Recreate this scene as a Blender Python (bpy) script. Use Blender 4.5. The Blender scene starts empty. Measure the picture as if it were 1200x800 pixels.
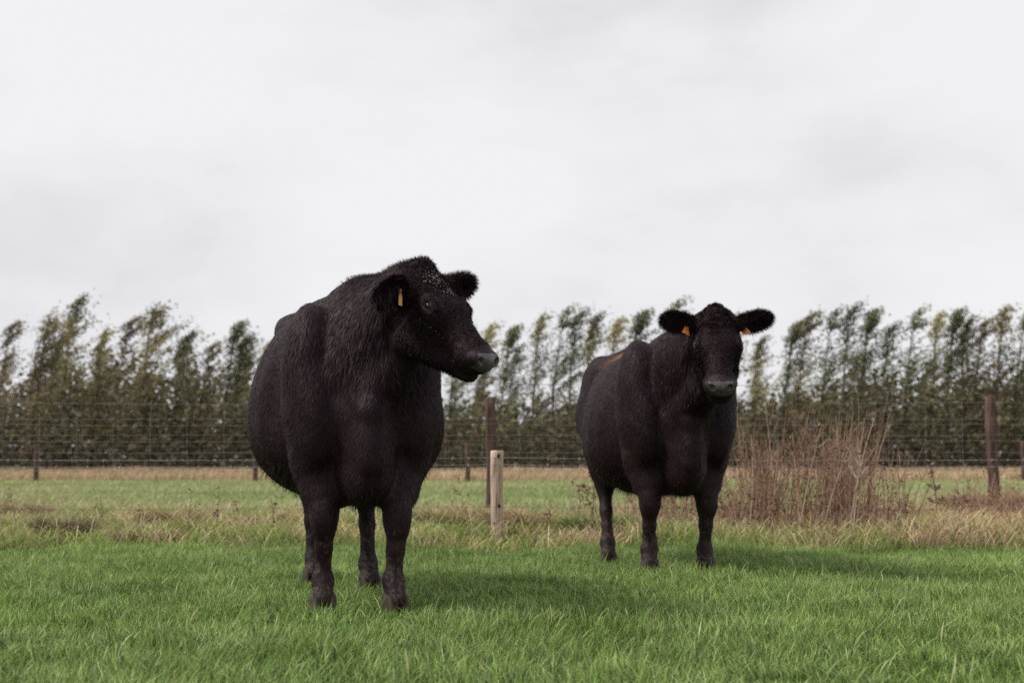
import bpy, math, random
import numpy as np
R = math.radians
rng = np.random.default_rng(7)
random.seed(7)
S = bpy.context.scene
col = S.collection

# ---------------------------------------------------------------- camera
CH = 0.62; FPX = 1667.0; PITCH = math.atan(135/FPX)
cam = bpy.data.cameras.new('camera'); co = bpy.data.objects.new('camera', cam); col.objects.link(co)
co.location = (0, 0, CH); co.rotation_euler = (math.pi/2+PITCH, 0, 0)
cam.lens = 50; cam.sensor_width = 36; cam.clip_start = 0.05; cam.clip_end = 3000
cam.dof.use_dof = True; cam.dof.focus_distance = 5.9; cam.dof.aperture_fstop = 3.3
S.camera = co

def Wd(px, py, Y):
    """photo pixel (1200x800) at depth Y -> world point"""
    u = (px-600)/FPX; v = (400-py)/FPX
    ca, sa = math.cos(PITCH), math.sin(PITCH)
    d = np.array([u, ca-v*sa, sa+v*ca]); d = d*(Y/d[1])
    return np.array([d[0], d[1], CH+d[2]])

# ---------------------------------------------------------------- world + sun
SUN_AZ, SUN_EL = R(-96), R(50)          # azimuth from +Y toward +X (negative = left)
w = bpy.data.worlds.new('World'); S.world = w; w.use_nodes = True
nt = w.node_tree; N = nt.nodes; L = nt.links; N.clear()
out = N.new('ShaderNodeOutputWorld'); bg = N.new('ShaderNodeBackground'); L.new(bg.outputs[0], out.inputs[0])
sky = N.new('ShaderNodeTexSky'); sky.sky_type = 'NISHITA'; sky.sun_disc = False
sky.sun_elevation = SUN_EL; sky.sun_rotation = SUN_AZ; sky.dust_density = 3
tc = N.new('ShaderNodeTexCoord'); mp = N.new('ShaderNodeMapping'); mp.inputs['Scale'].default_value = (1.6, 1.6, 3.6)
mp.inputs['Rotation'].default_value = (0, R(8), 0)
L.new(tc.outputs['Generated'], mp.inputs[0])
nz = N.new('ShaderNodeTexNoise'); nz.inputs['Scale'].default_value = 2.2; nz.inputs['Detail'].default_value = 8; nz.inputs['Roughness'].default_value = .5
nz.inputs['Distortion'].default_value = .1
L.new(mp.outputs[0], nz.inputs['Vector'])
cr = N.new('ShaderNodeValToRGB'); L.new(nz.outputs['Fac'], cr.inputs[0])
e = cr.color_ramp.elements; e[0].position = .36; e[0].color = (7.35, 7.3, 7.6, 1); e[1].position = .60; e[1].color = (9.0, 8.95, 9.15, 1)
m1 = e.new(.5) if hasattr(e, 'new') else None
if m1: m1.color = (8.55, 8.48, 8.75, 1)
mx = N.new('ShaderNodeMix'); mx.data_type = 'RGBA'; mx.inputs[0].default_value = .97
L.new(sky.outputs[0], mx.inputs[6]); L.new(cr.outputs[0], mx.inputs[7]); L.new(mx.outputs[2], bg.inputs[0])
bg.inputs[1].default_value = .1
sl = bpy.data.lights.new('sun', 'SUN'); sl.energy = 3.1; sl.angle = R(12); sl.color = (1, .95, .87)
so = bpy.data.objects.new('sun', sl); col.objects.link(so)
from mathutils import Vector
sd = Vector((math.sin(SUN_AZ)*math.cos(SUN_EL), math.cos(SUN_AZ)*math.cos(SUN_EL), math.sin(SUN_EL)))
so.rotation_euler = sd.to_track_quat('Z', 'Y').to_euler(); so.location = (-20, 10, 30)
S.view_settings.view_transform = 'Standard'; S.view_settings.look = 'None'; S.view_settings.exposure = 0; S.view_settings.gamma = 1
S.cycles.max_bounces = 6; S.cycles.transparent_max_bounces = 8
S.cycles.use_denoising = False

# ---------------------------------------------------------------- helpers
def tag(o, label=None, cat=None, group=None, kind=None):
    for k, v in (('label', label), ('category', cat), ('group', group), ('kind', kind)):
        if v: o[k] = v
    return o
def empty(name, loc, rz=0):
    o = bpy.data.objects.new(name, None); col.objects.link(o); o.location = tuple(float(c) for c in loc); o.rotation_euler[2] = rz
    o.empty_display_size = .2
    return o
def mesh_obj(name, V, faces, mat=None, parent=None, smooth=True, colors=None, org=(0, 0, 0)):
    """V (n,3) array; faces: list of int arrays each (m,k)"""
    me = bpy.data.meshes.new(name)
    V = np.asarray(V, dtype=np.float64)-np.asarray(org, dtype=np.float64)
    if isinstance(faces, np.ndarray): faces = [faces]
    faces = [np.asarray(f, dtype=np.int32) for f in faces if len(f)]
    nl = sum(f.size for f in faces); npoly = sum(len(f) for f in faces)
    me.vertices.add(len(V)); me.vertices.foreach_set('co', V.astype(np.float32).ravel())
    me.loops.add(nl); me.polygons.add(npoly)
    me.loops.foreach_set('vertex_index', np.concatenate([f.ravel() for f in faces]))
    st = []; c = 0
    for f in faces:
        st.append(c+np.arange(len(f))*f.shape[1]); c += f.size
    me.polygons.foreach_set('loop_start', np.concatenate(st).astype(np.int32))
    me.update(calc_edges=True)
    me.polygons.foreach_set('use_smooth', np.full(npoly, smooth))
    if colors is not None:
        a = me.color_attributes.new('tint', 'FLOAT_COLOR', 'POINT')
        c4 = np.ones((len(V), 4), np.float32); c4[:, :3] = colors
        a.data.foreach_set('color', c4.ravel())
    me.validate()
    if mat: me.materials.append(mat)
    o = bpy.data.objects.new(name, me); col.objects.link(o)
    if parent: o.parent = parent
    return o

def _h(ix, iy, s):
    n = (ix*374761393+iy*668265263+s*1442695041) & 0xffffffff
    n = ((n ^ (n >> 13))*1274126177) & 0xffffffff
    return ((n ^ (n >> 16)) & 0xffff)/65535.0
def vnoise(x, y, s=0):
    x = np.asarray(x, float); y = np.asarray(y, float)
    ix = np.floor(x).astype(np.int64); iy = np.floor(y).astype(np.int64)
    fx = x-ix; fy = y-iy; fx = fx*fx*(3-2*fx); fy = fy*fy*(3-2*fy)
    return ((_h(ix, iy, s)*(1-fx)+_h(ix+1, iy, s)*fx)*(1-fy)+(_h(ix, iy+1, s)*(1-fx)+_h(ix+1, iy+1, s)*fx)*fy)
def fbm(x, y, s=0, o=3):
    r = 0; a = .5; t = 0
    for i in range(o):
        r = r+a*vnoise(x*2**i, y*2**i, s+i*17); t += a; a *= .5
    return r/t
def gh(x, y):
    x = np.asarray(x, float); y = np.asarray(y, float)
    z = .05*(fbm(x*.7, y*.7, 3)-.5)
    rough = np.clip((y-9.0)/.8, 0, 1)*np.clip((15-y)/1.5, 0, 1)
    z = z+rough*(.16*(fbm(x*1.6, y*1.6, 9)-.45))
    return z

def node_mat(name):
    m = bpy.data.materials.new(name); m.use_nodes = True
    return m, m.node_tree.nodes, m.node_tree.links, m.node_tree.nodes['Principled BSDF']
def leaf_mat(name, rough=.5, trans=.35, spec=.3, objvar=0):
    m, N, L, P = node_mat(name)
    at = N.new('ShaderNodeAttribute'); at.attribute_name = 'tint'
    src = at.outputs['Color']
    if objvar:
        oi = N.new('ShaderNodeObjectInfo'); hs = N.new('ShaderNodeHueSaturation')
        mr = N.new('ShaderNodeMapRange'); mr.inputs[3].default_value = .5-.018*objvar; mr.inputs[4].default_value = .5+.02*objvar
        mv = N.new('ShaderNodeMapRange'); mv.inputs[3].default_value = 1-.3*objvar; mv.inputs[4].default_value = 1+.3*objvar
        mm = N.new('ShaderNodeMath'); mm.operation = 'FRACT'; mu = N.new('ShaderNodeMath'); mu.operation = 'MULTIPLY'; mu.inputs[1].default_value = 7.31
        L.new(oi.outputs['Random'], mr.inputs[0]); L.new(oi.outputs['Random'], mu.inputs[0]); L.new(mu.outputs[0], mm.inputs[0]); L.new(mm.outputs[0], mv.inputs[0])
        L.new(mr.outputs[0], hs.inputs['Hue']); L.new(mv.outputs[0], hs.inputs['Value']); L.new(src, hs.inputs['Color']); src = hs.outputs[0]
    L.new(src, P.inputs['Base Color']); P.inputs['Roughness'].default_value = rough; P.inputs['Specular IOR Level'].default_value = spec
    tr = N.new('ShaderNodeBsdfTranslucent'); L.new(src, tr.inputs[0])
    ms = N.new('ShaderNodeMixShader'); ms.inputs[0].default_value = trans
    L.new(P.outputs[0], ms.inputs[1]); L.new(tr.outputs[0], ms.inputs[2]); L.new(ms.outputs[0], N['Material Output'].inputs[0])
    return m
def noise_mat(name, c1, c2, scale=8, rough=.85, stretch=(1, 1, 1), bump=.3, detail=6, spec=.25):
    m, N, L, P = node_mat(name)
    tc = N.new('ShaderNodeTexCoord'); mp = N.new('ShaderNodeMapping'); mp.inputs['Scale'].default_value = stretch
    nz = N.new('ShaderNodeTexNoise'); nz.inputs['Scale'].default_value = scale; nz.inputs['Detail'].default_value = detail
    cr = N.new('ShaderNodeValToRGB'); cr.color_ramp.elements[0].position = .32; cr.color_ramp.elements[1].position = .68
    cr.color_ramp.elements[0].color = (*c1, 1); cr.color_ramp.elements[1].color = (*c2, 1)
    L.new(tc.outputs['Object'], mp.inputs[0]); L.new(mp.outputs[0], nz.inputs['Vector']); L.new(nz.outputs['Fac'], cr.inputs[0]); L.new(cr.outputs[0], P.inputs['Base Color'])
    P.inputs['Roughness'].default_value = rough; P.inputs['Specular IOR Level'].default_value = spec
    if bump:
        b = N.new('ShaderNodeBump'); b.inputs['Strength'].default_value = bump; b.inputs['Distance'].default_value = .01
        L.new(nz.outputs['Fac'], b.inputs['Height']); L.new(b.outputs[0], P.inputs['Normal'])
    return m
M = {}
M['grass'] = leaf_mat('grass_blade', .45, .25, .35)
M['dry'] = leaf_mat('dry_grass', .7, .2, .2)
M['leaf'] = leaf_mat('tree_leaf', .5, .35, .3, 1)
M['under'] = leaf_mat('undergrowth_leaf', .6, .3, .2)
M['bark'] = noise_mat('bark', (.045, .035, .025), (.12, .10, .08), 10, .9, (1, 1, .2))
M['darkwood'] = noise_mat('dark_post_wood', (.045, .027, .022), (.16, .10, .08), 9, .85, (6, 6, .5), .5)
M['greywood'] = noise_mat('weathered_grey_wood', (.26, .17, .12), (.74, .58, .47), 14, .85, (5, 5, .35), .9)
M['knot'] = noise_mat('dark_knot', (.012, .01, .01), (.04, .03, .025), 30, .6)
M['wire'] = noise_mat('galvanised_wire', (.22, .21, .22), (.42, .41, .41), 30, .45, bump=0); M['wire'].node_tree.nodes['Principled BSDF'].inputs['Metallic'].default_value = .6
M['rustwire'] = noise_mat('dark_old_wire', (.05, .04, .04), (.14, .12, .11), 30, .6, bump=0)
M['eye'] = noise_mat('wet_black_eye', (.003, .002, .002), (.008, .005, .004), 20, .2, bump=0, spec=.35)
M['nose'] = noise_mat('wet_nose_leather', (.036, .026, .030), (.10, .075, .083), 60, .33, bump=.4, spec=.6)
M['hoof'] = noise_mat('muddy_hoof', (.02, .014, .01), (.07, .05, .035), 25, .7)
M['tag'] = noise_mat('orange_ear_tag', (.93, .42, .12), (.96, .52, .19), 20, .45, bump=0)
M['crust'] = noise_mat('dried_mud_crust', (.16, .13, .12), (.42, .37, .34), 90, .9)

# ---------------------------------------------------------------- ground (one sheet)
def axis(a, b, fine0, fine1, n, ext):
    return np.concatenate([-np.geomspace(ext, -a+.5, 14)[:-1] if a < 0 else [], np.linspace(a, b, n), np.geomspace(b+.5 if b > 0 else 1, ext, 14)])
gx = np.concatenate([-np.geomspace(900, 13, 16), np.linspace(-12, 12, 200), np.geomspace(13, 900, 16)])
gy = np.concatenate([[-300, -80, -20, -6], np.linspace(0, 18, 170), np.linspace(18.6, 60, 50), np.geomspace(66, 1500, 16)])
X, Y = np.meshgrid(gx, gy, indexing='ij'); Z = gh(X, Y)
V = np.stack([X.ravel(), Y.ravel(), Z.ravel()], 1); nx, ny = X.shape
i, j = np.meshgrid(np.arange(nx-1), np.arange(ny-1), indexing='ij'); a = (i*ny+j).ravel()
gm, N, L, P = node_mat('meadow_soil')
tc = N.new('ShaderNodeTexCoord'); sp = N.new('ShaderNodeSeparateXYZ'); L.new(tc.outputs['Object'], sp.inputs[0])
n1 = N.new('ShaderNodeTexNoise'); n1.inputs['Scale'].default_value = 1.4; n1.inputs['Detail'].default_value = 8; L.new(tc.outputs['Object'], n1.inputs['Vector'])
ad = N.new('ShaderNodeMath'); ad.operation = 'MULTIPLY_ADD'; ad.inputs[1].default_value = 1.6; L.new(n1.outputs['Fac'], ad.inputs[0]); L.new(sp.outputs[1], ad.inputs[2])
mr = N.new('ShaderNodeMapRange'); mr.inputs[1].default_value = 0; mr.inputs[2].default_value = 60; L.new(ad.outputs[0], mr.inputs[0])
cr = N.new('ShaderNodeValToRGB'); L.new(mr.outputs[0], cr.inputs[0]); E = cr.color_ramp.elements
E[0].position = 0; E[0].color = (.035, .06, .018, 1); E[1].position = 1; E[1].color = (.08, .07, .045, 1)
for p, c in ((.165, (.035, .06, .018)), (.175, (.12, .11, .05)), (.225, (.15, .14, .065)), (.25, (.13, .19, .06)), (.57, (.16, .22, .07)), (.6, (.25, .19, .11)), (.86, (.22, .17, .1))):
    q = E.new(p); q.color = (*c, 1)
L.new(cr.outputs[0], P.inputs['Base Color']); P.inputs['Roughness'].default_value = 1; P.inputs['Specular IOR Level'].default_value = .05
bp = N.new('ShaderNodeBump'); n2 = N.new('ShaderNodeTexNoise'); n2.inputs['Scale'].default_value = 30; L.new(tc.outputs['Object'], n2.inputs['Vector'])
L.new(n2.outputs['Fac'], bp.inputs['Height']); bp.inputs['Distance'].default_value = .03; L.new(bp.outputs[0], P.inputs['Normal'])
g = mesh_obj('ground', V, np.stack([a, a+ny, a+ny+1, a+1], 1), gm)
tag(g, 'green pasture ground stretching away to the tree line', 'ground', kind='structure')

# ---------------------------------------------------------------- blades
def blades(bx, by, bz, length, width, lean, head, c, bend=.5, tipc=1.25, segs=2, root=.7):
    n = len(bx); d = np.stack([np.cos(head), np.sin(head)], 1)
    fa = rng.uniform(0, 2*math.pi, n); sx, sy = np.cos(fa)*width*.5, np.sin(fa)*width*.5
    rows = []; cs = []
    for k in range(segs+1):
        t = k/segs
        off = lean*length*(t**(1+bend)); zz = length*t*np.sqrt(np.clip(1-(lean*t*.85)**2, .05, 1))
        cx = bx+d[:, 0]*off; cy = by+d[:, 1]*off; cz = bz+zz
        wv = 1-.25*t
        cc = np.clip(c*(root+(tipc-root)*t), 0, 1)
        if k < segs:
            rows += [np.stack([cx-sx*wv, cy-sy*wv, cz], 1), np.stack([cx+sx*wv, cy+sy*wv, cz], 1)]; cs += [cc, cc]
        else:
            rows += [np.stack([cx, cy, cz], 1)]; cs += [cc]
    m = len(rows); V = np.stack(rows, 1).reshape(-1, 3); C = np.stack(cs, 1).reshape(-1, 3)
    b = (np.arange(n)*m)[:, None]
    F = [b+np.array([[2*k, 2*k+1, 2*k+3, 2*k+2]]) for k in range(segs-1)]
    T = b+np.array([[2*segs-2, 2*segs-1, 2*segs]])
    return V, F, T, C
def blade_obj(name, parts, mat, label, cat, kind='stuff'):
    Vs, Qs, Ts, Cs = [], [], [], []; o = 0
    for V, F, T, C in parts:
        Vs.append(V); Cs.append(C); Qs += [f+o for f in F]; Ts.append(T+o); o += len(V)
    ob = mesh_obj(name, np.concatenate(Vs), [np.concatenate(Qs), np.concatenate(Ts)], mat, colors=np.concatenate(Cs), smooth=False)
    return tag(ob, label, cat, kind=kind)
def wedge(n, y0, y1, p=1.0, margin=.9, slope=.37):
    y = y0+(y1-y0)*rng.random(n*2)**p
    hw = slope*y+margin; keep = rng.random(n*2) < hw/(slope*y1+margin)
    y = y[keep][:n]; x = rng.uniform(-1, 1, len(y))*(slope*y+margin)
    return x, y
def edge_y(x): return 9.35+1.1*(fbm(np.asarray(x)*1.1, 5.0+0*np.asarray(x), 21)-.5)

def mixc(t, a, b): return np.asarray(a)[None]*(1-t[:, None])+np.asarray(b)[None]*t[:, None]
parts = []
x, y = wedge(780000, 2.5, 9.95, 1.0, 2.3)
k = y < edge_y(x)+rng.normal(0, .22, len(x)); x, y = x[k], y[k]
tu = fbm(x*2.2, y*2.2, 31); tl = vnoise(x*9, y*9, 33)
ln = rng.uniform(.032, .078, len(x))*(.6+.9*tu)*(.7+.6*tl)
t = np.clip(rng.normal(.5, .28, len(x))+(tu-.5)*.8, 0, 1)
c = mixc(t, (.115, .220, .033), (.345, .45, .145)); br = (rng.random(len(x)) < .035); c[br] = (.42, .40, .22)
c *= (rng.uniform(.25, 1.75, (len(x), 1)))*(.82+.36*fbm(x*1.1, y*1.1, 35))[:, None]
parts.append(blades(x, y, gh(x, y)-.01, ln, rng.uniform(.0023, .0042, len(x)), rng.uniform(.15, 1.0, len(x)), rng.normal(.3, 1.3, len(x))+9*(vnoise(x*3.5, y*3.5, 36)-.5), c, .8, tipc=1.3, root=.45, segs=2))  # low root factor paints shade into the gaps between blades
# taller single blades near
x, y = wedge(5000, 2.6, 8.5, 1.2, 2.3)
t = rng.random(len(x)); c = mixc(t, (.19, .27, .06), (.42, .46, .20))
parts.append(blades(x, y, gh(x, y)-.01, rng.uniform(.06, .12, len(x)), rng.uniform(.0035, .0055, len(x)), rng.uniform(.2, .8, len(x)), rng.uniform(0, 6.3, len(x)), c, 1.2, segs=4))
# segs=4 and 2 have different face lists: fine, both handled
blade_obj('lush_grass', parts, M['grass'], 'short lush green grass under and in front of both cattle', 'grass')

# rough band
parts = []
x, y = wedge(115000, 8.9, 14.6, .9, 2.6)
k = y > edge_y(x)-.05+rng.normal(0, .12, len(x)); x, y = x[k], y[k]
dn = fbm(x*2.1, y*3.0, 41); side = np.clip((x-1.0)/2.2, 0, 1)
dd = np.clip((dn-.58)*7+side*1.5*np.clip((14.2-y)/2, 0, 1)+rng.normal(0, .35, len(x))-.15, 0, 1)
c = mixc(dd, (.28, .36, .09), (.62, .44, .30)); yl = rng.random(len(x)) < .2; c[yl] = (.50, .46, .18); t = rng.random(len(x)); c = c*rng.uniform(.6, 1.15, (len(x), 1))*(.6+.8*fbm(x*3.1, y*3.5, 43))[:, None]
gr = (rng.random(len(x)) < .25)*(dd < .5); c[gr] = (.22, .29, .09)
ln = rng.uniform(.06, .17, len(x))*(.7+.8*dn)*(1+.35*side)
parts.append(blades(x, y, gh(x, y)-.01, ln, rng.uniform(.004, .008, len(x)), rng.uniform(.4, 1.05, len(x)), rng.normal(.1, 1.8, len(x))+6*(vnoise(x*2.2, y*2.2, 77)-.5), c, .7, segs=3))
x, y = wedge(3500, 9.3, 14.2, 1, 1.2); c = np.tile(np.array([.66, .54, .38]), (len(x), 1))*rng.uniform(.5, 1.15, (len(x), 1))
parts.append(blades(x, y, gh(x, y)+.01, rng.uniform(.16, .34, len(x)), rng.uniform(.003, .006, len(x)), rng.uniform(.8, 1.1, len(x)), rng.uniform(0, 6.3, len(x)), c, .4, segs=3))
blade_obj('rough_grass', parts, M['dry'], 'rough yellowing uncut grass along the foot of the wire fences', 'grass')

# field beyond fence
parts = []
x, y = wedge(120000, 14.0, 36, 1.15, 2.0)
dn = fbm(x*.5, y*.35, 51); t = np.clip(rng.normal(.45, .3, len(x))+(dn-.5)*1.2, 0, 1)
c = mixc(t, (.26, .33, .12), (.50, .50, .26))*rng.uniform(.75, 1.2, (len(x), 1)); br = rng.random(len(x)) < .07+.25*(dn > .62); c[br] = (.42, .34, .19)
parts.append(blades(x, y, gh(x, y)-.01, rng.uniform(.05, .12, len(x))*(.6+dn), rng.uniform(.010, .018, len(x)), rng.uniform(.2, .9, len(x)), rng.normal(0, 1.6, len(x)), c, .5, segs=2))
blade_obj('field_grass', parts, M['grass'], 'pale green grass of the far pasture behind the fences', 'grass')
parts = []
x, y = wedge(70000, 34.5, 56, 1.0, 4.0)
k = y > 35+2.2*(fbm(x*.25, 0*x, 61)-.3); x, y = x[k], y[k]
dn = fbm(x*.35, y*.35, 63)
c = mixc(np.clip(dn+rng.normal(0, .25, len(x)), 0, 1), (.40, .28, .18), (.66, .48, .33))*rng.uniform(.7, 1.15, (len(x), 1))
gb = rng.random(len(x)) < .18; c[gb] = (.2, .24, .08)
parts.append(blades(x, y, gh(x, y)-.01, rng.uniform(.12, .30, len(x))*(.5+1.0*dn), rng.uniform(.016, .03, len(x)), rng.uniform(.2, .9, len(x)), rng.normal(.2, 1.2, len(x)), c, .5, segs=2))
blade_obj('dead_grass_strip', parts, M['dry'], 'strip of tall beige dead grass at the foot of the trees', 'dead grass')

# ---------------------------------------------------------------- tubes
def tubes(polys, sides=4):
    """polys: list of (points (n,3), radii (n,)) -> V, Q"""
    Vs, Fs = [], []; o = 0
    for pts, rad in polys:
        pts = np.asarray(pts, float); n = len(pts); rad = np.broadcast_to(np.asarray(rad, float), (n,))
        T = np.gradient(pts, axis=0); T /= np.linalg.norm(T, axis=1)[:, None]+1e-9
        up = np.array([0, 0, 1.]) if abs(T[0, 2]) < .9 else np.array([0, 1., 0])
        A = np.cross(T, up); A /= np.linalg.norm(A, axis=1)[:, None]+1e-9; B = np.cross(T, A)
        an = np.arange(sides)*2*math.pi/sides
        ring = pts[:, None]+rad[:, None, None]*(np.cos(an)[None, :, None]*A[:, None]+np.sin(an)[None, :, None]*B[:, None])
        Vs.append(ring.reshape(-1, 3))
        i = np.arange(n-1)[:, None]*sides; s = np.arange(sides)[None]; s2 = (s+1) % sides
        Fs.append(np.stack([i+s, i+s2, i+sides+s2, i+sides+s], -1).reshape(-1, 4)+o); o += n*sides
    return np.concatenate(Vs), np.concatenate(Fs)
def tube_obj(name, polys, mat, parent=None, org=(0, 0, 0), sides=4):
    V, F = tubes(polys, sides); return mesh_obj(name, V, F, mat, parent, org=org)

# ---------------------------------------------------------------- trees
def leaves(cen, size, nrm_bias=None, aspect=.55):
    n = len(cen); a = rng.normal(size=(n, 3)); a[:, 2] *= .8; a[:, 0] += .7; a /= np.linalg.norm(a, axis=1)[:, None]
    b = rng.normal(size=(n, 3)); b -= (b*a).sum(1)[:, None]*a; b /= np.linalg.norm(b, axis=1)[:, None]
    s = size[:, None] if hasattr(size, '__len__') else size
    V = np.stack([cen-a*s*.5, cen+b*s*aspect*.5, cen+a*s*.5, cen-b*s*aspect*.5], 1).reshape(-1, 3)
    return V, np.arange(n*4).reshape(-1, 4)
def make_tree(H, bushy, palette, nleaf=10, low=.12, wid=1.0):
    root = empty('poplar_tree', (0, 0, 0))
    ph = random.uniform(0, 6)
    def tr(t): return np.array([H*(.02*t+.08*max(t-.3, 0)**1.8+.018*max(t-.88, 0)/.12)+.10*math.sin(ph+4*t), .1*math.cos(ph+4*t), H*t])
    ts = np.linspace(0, 1, 14)
    polys = [(np.array([tr(t) for t in ts]), .06*(H/7)*(1-ts)**.8+.008)]
    cen = []; nb = int(50+24*bushy); gaps = [random.uniform(.15, .8) for _ in range(3)]
    for b in range(nb):
        t = low+(.985-low)*((b+random.random())/nb)**.9
        az = random.uniform(0, 2*math.pi); prof = min(1, (1-t)*1.7+.10)*(.6+.4*min(1, t*2.2))
        ln = H*.205*wid*prof*random.choice([.5, .7, .9, 1.1, 1.5, 1.8])*random.uniform(.8, 1.15)*(1+.3*bushy)
        up = random.uniform(.7, 1.9)
        d = np.array([math.cos(az)*.9+.15, math.sin(az)*.9, up]); d /= np.linalg.norm(d)
        p = tr(t); pts = [p]
        for s in range(5):
            d = d+np.array([.11+.12*random.random(), 0, -.02+.10*random.random()])*(.8+t); d /= np.linalg.norm(d)
            p = p+d*ln/5; pts.append(p)
        polys.append((np.array(pts), np.linspace(.017, .004, 6)*(H/7)))
        thin = .55 if any(abs(t-g_) < .05 for g_ in gaps) else 0
        for s in np.linspace(.2, 1.12, 6):
            f = min(s, .999)*5; q = pts[int(f)]*(1-(f-int(f)))+pts[int(f)+1]*(f-int(f))+d*max(0, s-1)*ln
            if random.random() < .24+thin: continue
            m = max(2, int((nleaf+random.randint(-4, 6))*1.2)); al = rng.normal(0, .13, m)[:, None]*(d[None]*1.6+np.array([.35, 0, .2]))
            cen.append(q+al+rng.normal(0, .07+.025*bushy, (m, 3)))
    cen = np.concatenate(cen)
    V, F = leaves(cen, rng.uniform(.08, .18, len(cen)))
    cl = np.repeat(np.clip(rng.normal(.5, .3, len(cen))+.4*np.sin(cen[:, 2]*1.3+ph), 0, 1), 4)
    C = mixc(cl, palette[0], palette[1])
    tube_obj('trunk', polys, M['bark'], root, sides=5)
    mesh_obj('crown', V, F, M['leaf'], root, smooth=False, colors=C)
    return root
def copy_tree(o, parent=None):
    c = o.copy(); col.objects.link(c)
    if parent: c.parent = parent
    for ch in [q for q in list(o.children)]: copy_tree(ch, c)
    return c
olive = ((.12, .112, .050), (.43, .39, .18)); green = ((.09, .10, .050), (.30, .32, .15)); brown = ((.12, .100, .055), (.40, .33, .17))
protos = [make_tree(7, 0, olive), make_tree(7, .2, green), make_tree(7, 0, green, 9), make_tree(7, .1, brown, 9),
          make_tree(7, 0, olive, 8), make_tree(7, .9, olive, 11, .05), make_tree(7, 1.0, green, 12, .04), make_tree(7, .8, brown, 10, .05), make_tree(7, 0, green, 6, .2, .8)]
used = set()
def put_tree(k, X, Yd, H, rz, label, group):
    o = protos[k] if k not in used else copy_tree(protos[k]); used.add(k)
    o.location = (X, Yd, float(gh(X, Yd))); s = H/7; o.scale = (s*random.uniform(.9, 1.1), s, s); o.rotation_euler[2] = rz
    tag(o, label, 'tree', group)
# front row: (photo x of the top, photo y of the top, kind)
front = [(-45, 372, 6), (12, 378, 3), (55, 372, 7), (92, 350, 0), (122, 388, 4), (150, 372, 3), (182, 362, 5), (218, 394, 6), (246, 402, 3), (276, 378, 1), (288, 392, 8), (312, 402, 4),
         (345, 385, 2), (400, 382, 0), (450, 378, 1), (500, 380, 4), (540, 384, 8), (573, 381, 4), (599, 383, 1), (634, 371, 4), (660, 362, 2), (680, 364, 8), (700, 370, 0), (722, 374, 4),
         (748, 366, 1), (786, 354, 2), (822, 372, 0), (858, 370, 4), (894, 396, 0), (930, 378, 1), (947, 366, 3), (974, 364, 2), (1000, 358, 8), (1019, 364, 1), (1045, 380, 8),
         (1072, 363, 2), (1099, 368, 4), (1120, 364, 1), (1137, 374, 0), (1153, 374, 3), (1175, 361, 4), (1199, 365, 2), (1228, 366, 1), (1262, 362, 0)]
def ordinal(n):
    wds = ['first','second','third','fourth','fifth','sixth','seventh','eighth','ninth','tenth','eleventh','twelfth','thirteenth','fourteenth','fifteenth','sixteenth']
    return wds[n] if n < 16 else None
zones = [(-1e9, 0, None), (0, 292, 'left of the larger cow, {} from the left edge'), (292, 565, None), (565, 672, 'between the two cows, {} from the larger cow'),
         (672, 890, None), (890, 1200, 'right of the smaller cow, {} from its ear'), (1200, 1e9, None)]
cnt = {}
kinddesc = ['olive wind-bent poplar', 'green leafy wind-bent poplar', 'dark green slender poplar', 'yellow-brown wind-bent poplar', 'thin olive poplar', 'dense bushy olive poplar', 'dense dark green bushy poplar', 'dense brownish bushy poplar', 'sparse almost bare poplar']
for px, py, k in front:
    Yd = random.uniform(58, 64); top = Wd(px, py, Yd); H = top[2]-.0
    X = top[0]-.07*H
    zi = [q for q, z in enumerate(zones) if z[0] <= px < z[1]][0]; zt = zones[zi][2]
    if zt:
        n = cnt.get(zi, 0); cnt[zi] = n+1; lb = kinddesc[k]+' '+zt.format(ordinal(n))
    else: lb = 'front-row poplar whose crown shows behind or beside the cattle'
    put_tree(k, X, Yd, H, random.uniform(-.12, .12), lb, 'front row of poplars in the tree line')
for row, (Y0, n, h0, h1) in enumerate(((67, 26, 3.0, 5.8), (74, 24, 3.0, 5.4), (82, 26, 3.2, 5.6))):
    for q in range(n):
        px = -70+1340*(q+random.uniform(.1, .9))/n; X = (px-600)/FPX*Y0; left = px < 320
        k = random.choice([5, 6, 7, 0, 3]) if left else random.choice([0, 2, 4, 8, 1, 3, 4])
        put_tree(k, X, Y0+random.uniform(-2, 2), random.uniform(h0, h1)*(1 if not left else 1.12), random.uniform(-.15, .15),
                 'slender poplar in the rows behind the front row of the tree line', 'poplars in the back rows of the tree line')

# undergrowth: dark shrub mass
n = 110000
x = rng.uniform(-33, 33, n); y = rng.uniform(57.5, 80, n); px = 600+x/y*FPX
hm = np.interp(px, [-200, 0, 60, 120, 250, 320, 560, 700, 760, 860, 900, 1000, 1100, 1200, 1400], [3.0, 3.0, 4.0, 4.4, 3.9, 2.8, 2.6, 2.4, 2.4, 2.5, 2.9, 3.4, 3.7, 3.8, 3.8])
hm = hm*(.55+1.1*fbm(x*.8, y*.3, 71))
z = hm*rng.random(n)**1.25
V, F = leaves(np.stack([x, y, z], 1), rng.uniform(.14, .34, n), aspect=.7)
c = mixc(rng.random(n), (.07, .062, .042), (.21, .19, .11)); br = rng.random(n) < .12; c[br] = (.16, .11, .065)
o = mesh_obj('undergrowth', V, F, M['under'], colors=np.repeat(c, 4, 0), smooth=False)
tag(o, 'dark tangled undergrowth filling the gaps between the poplar trunks', 'undergrowth', kind='stuff')

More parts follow.
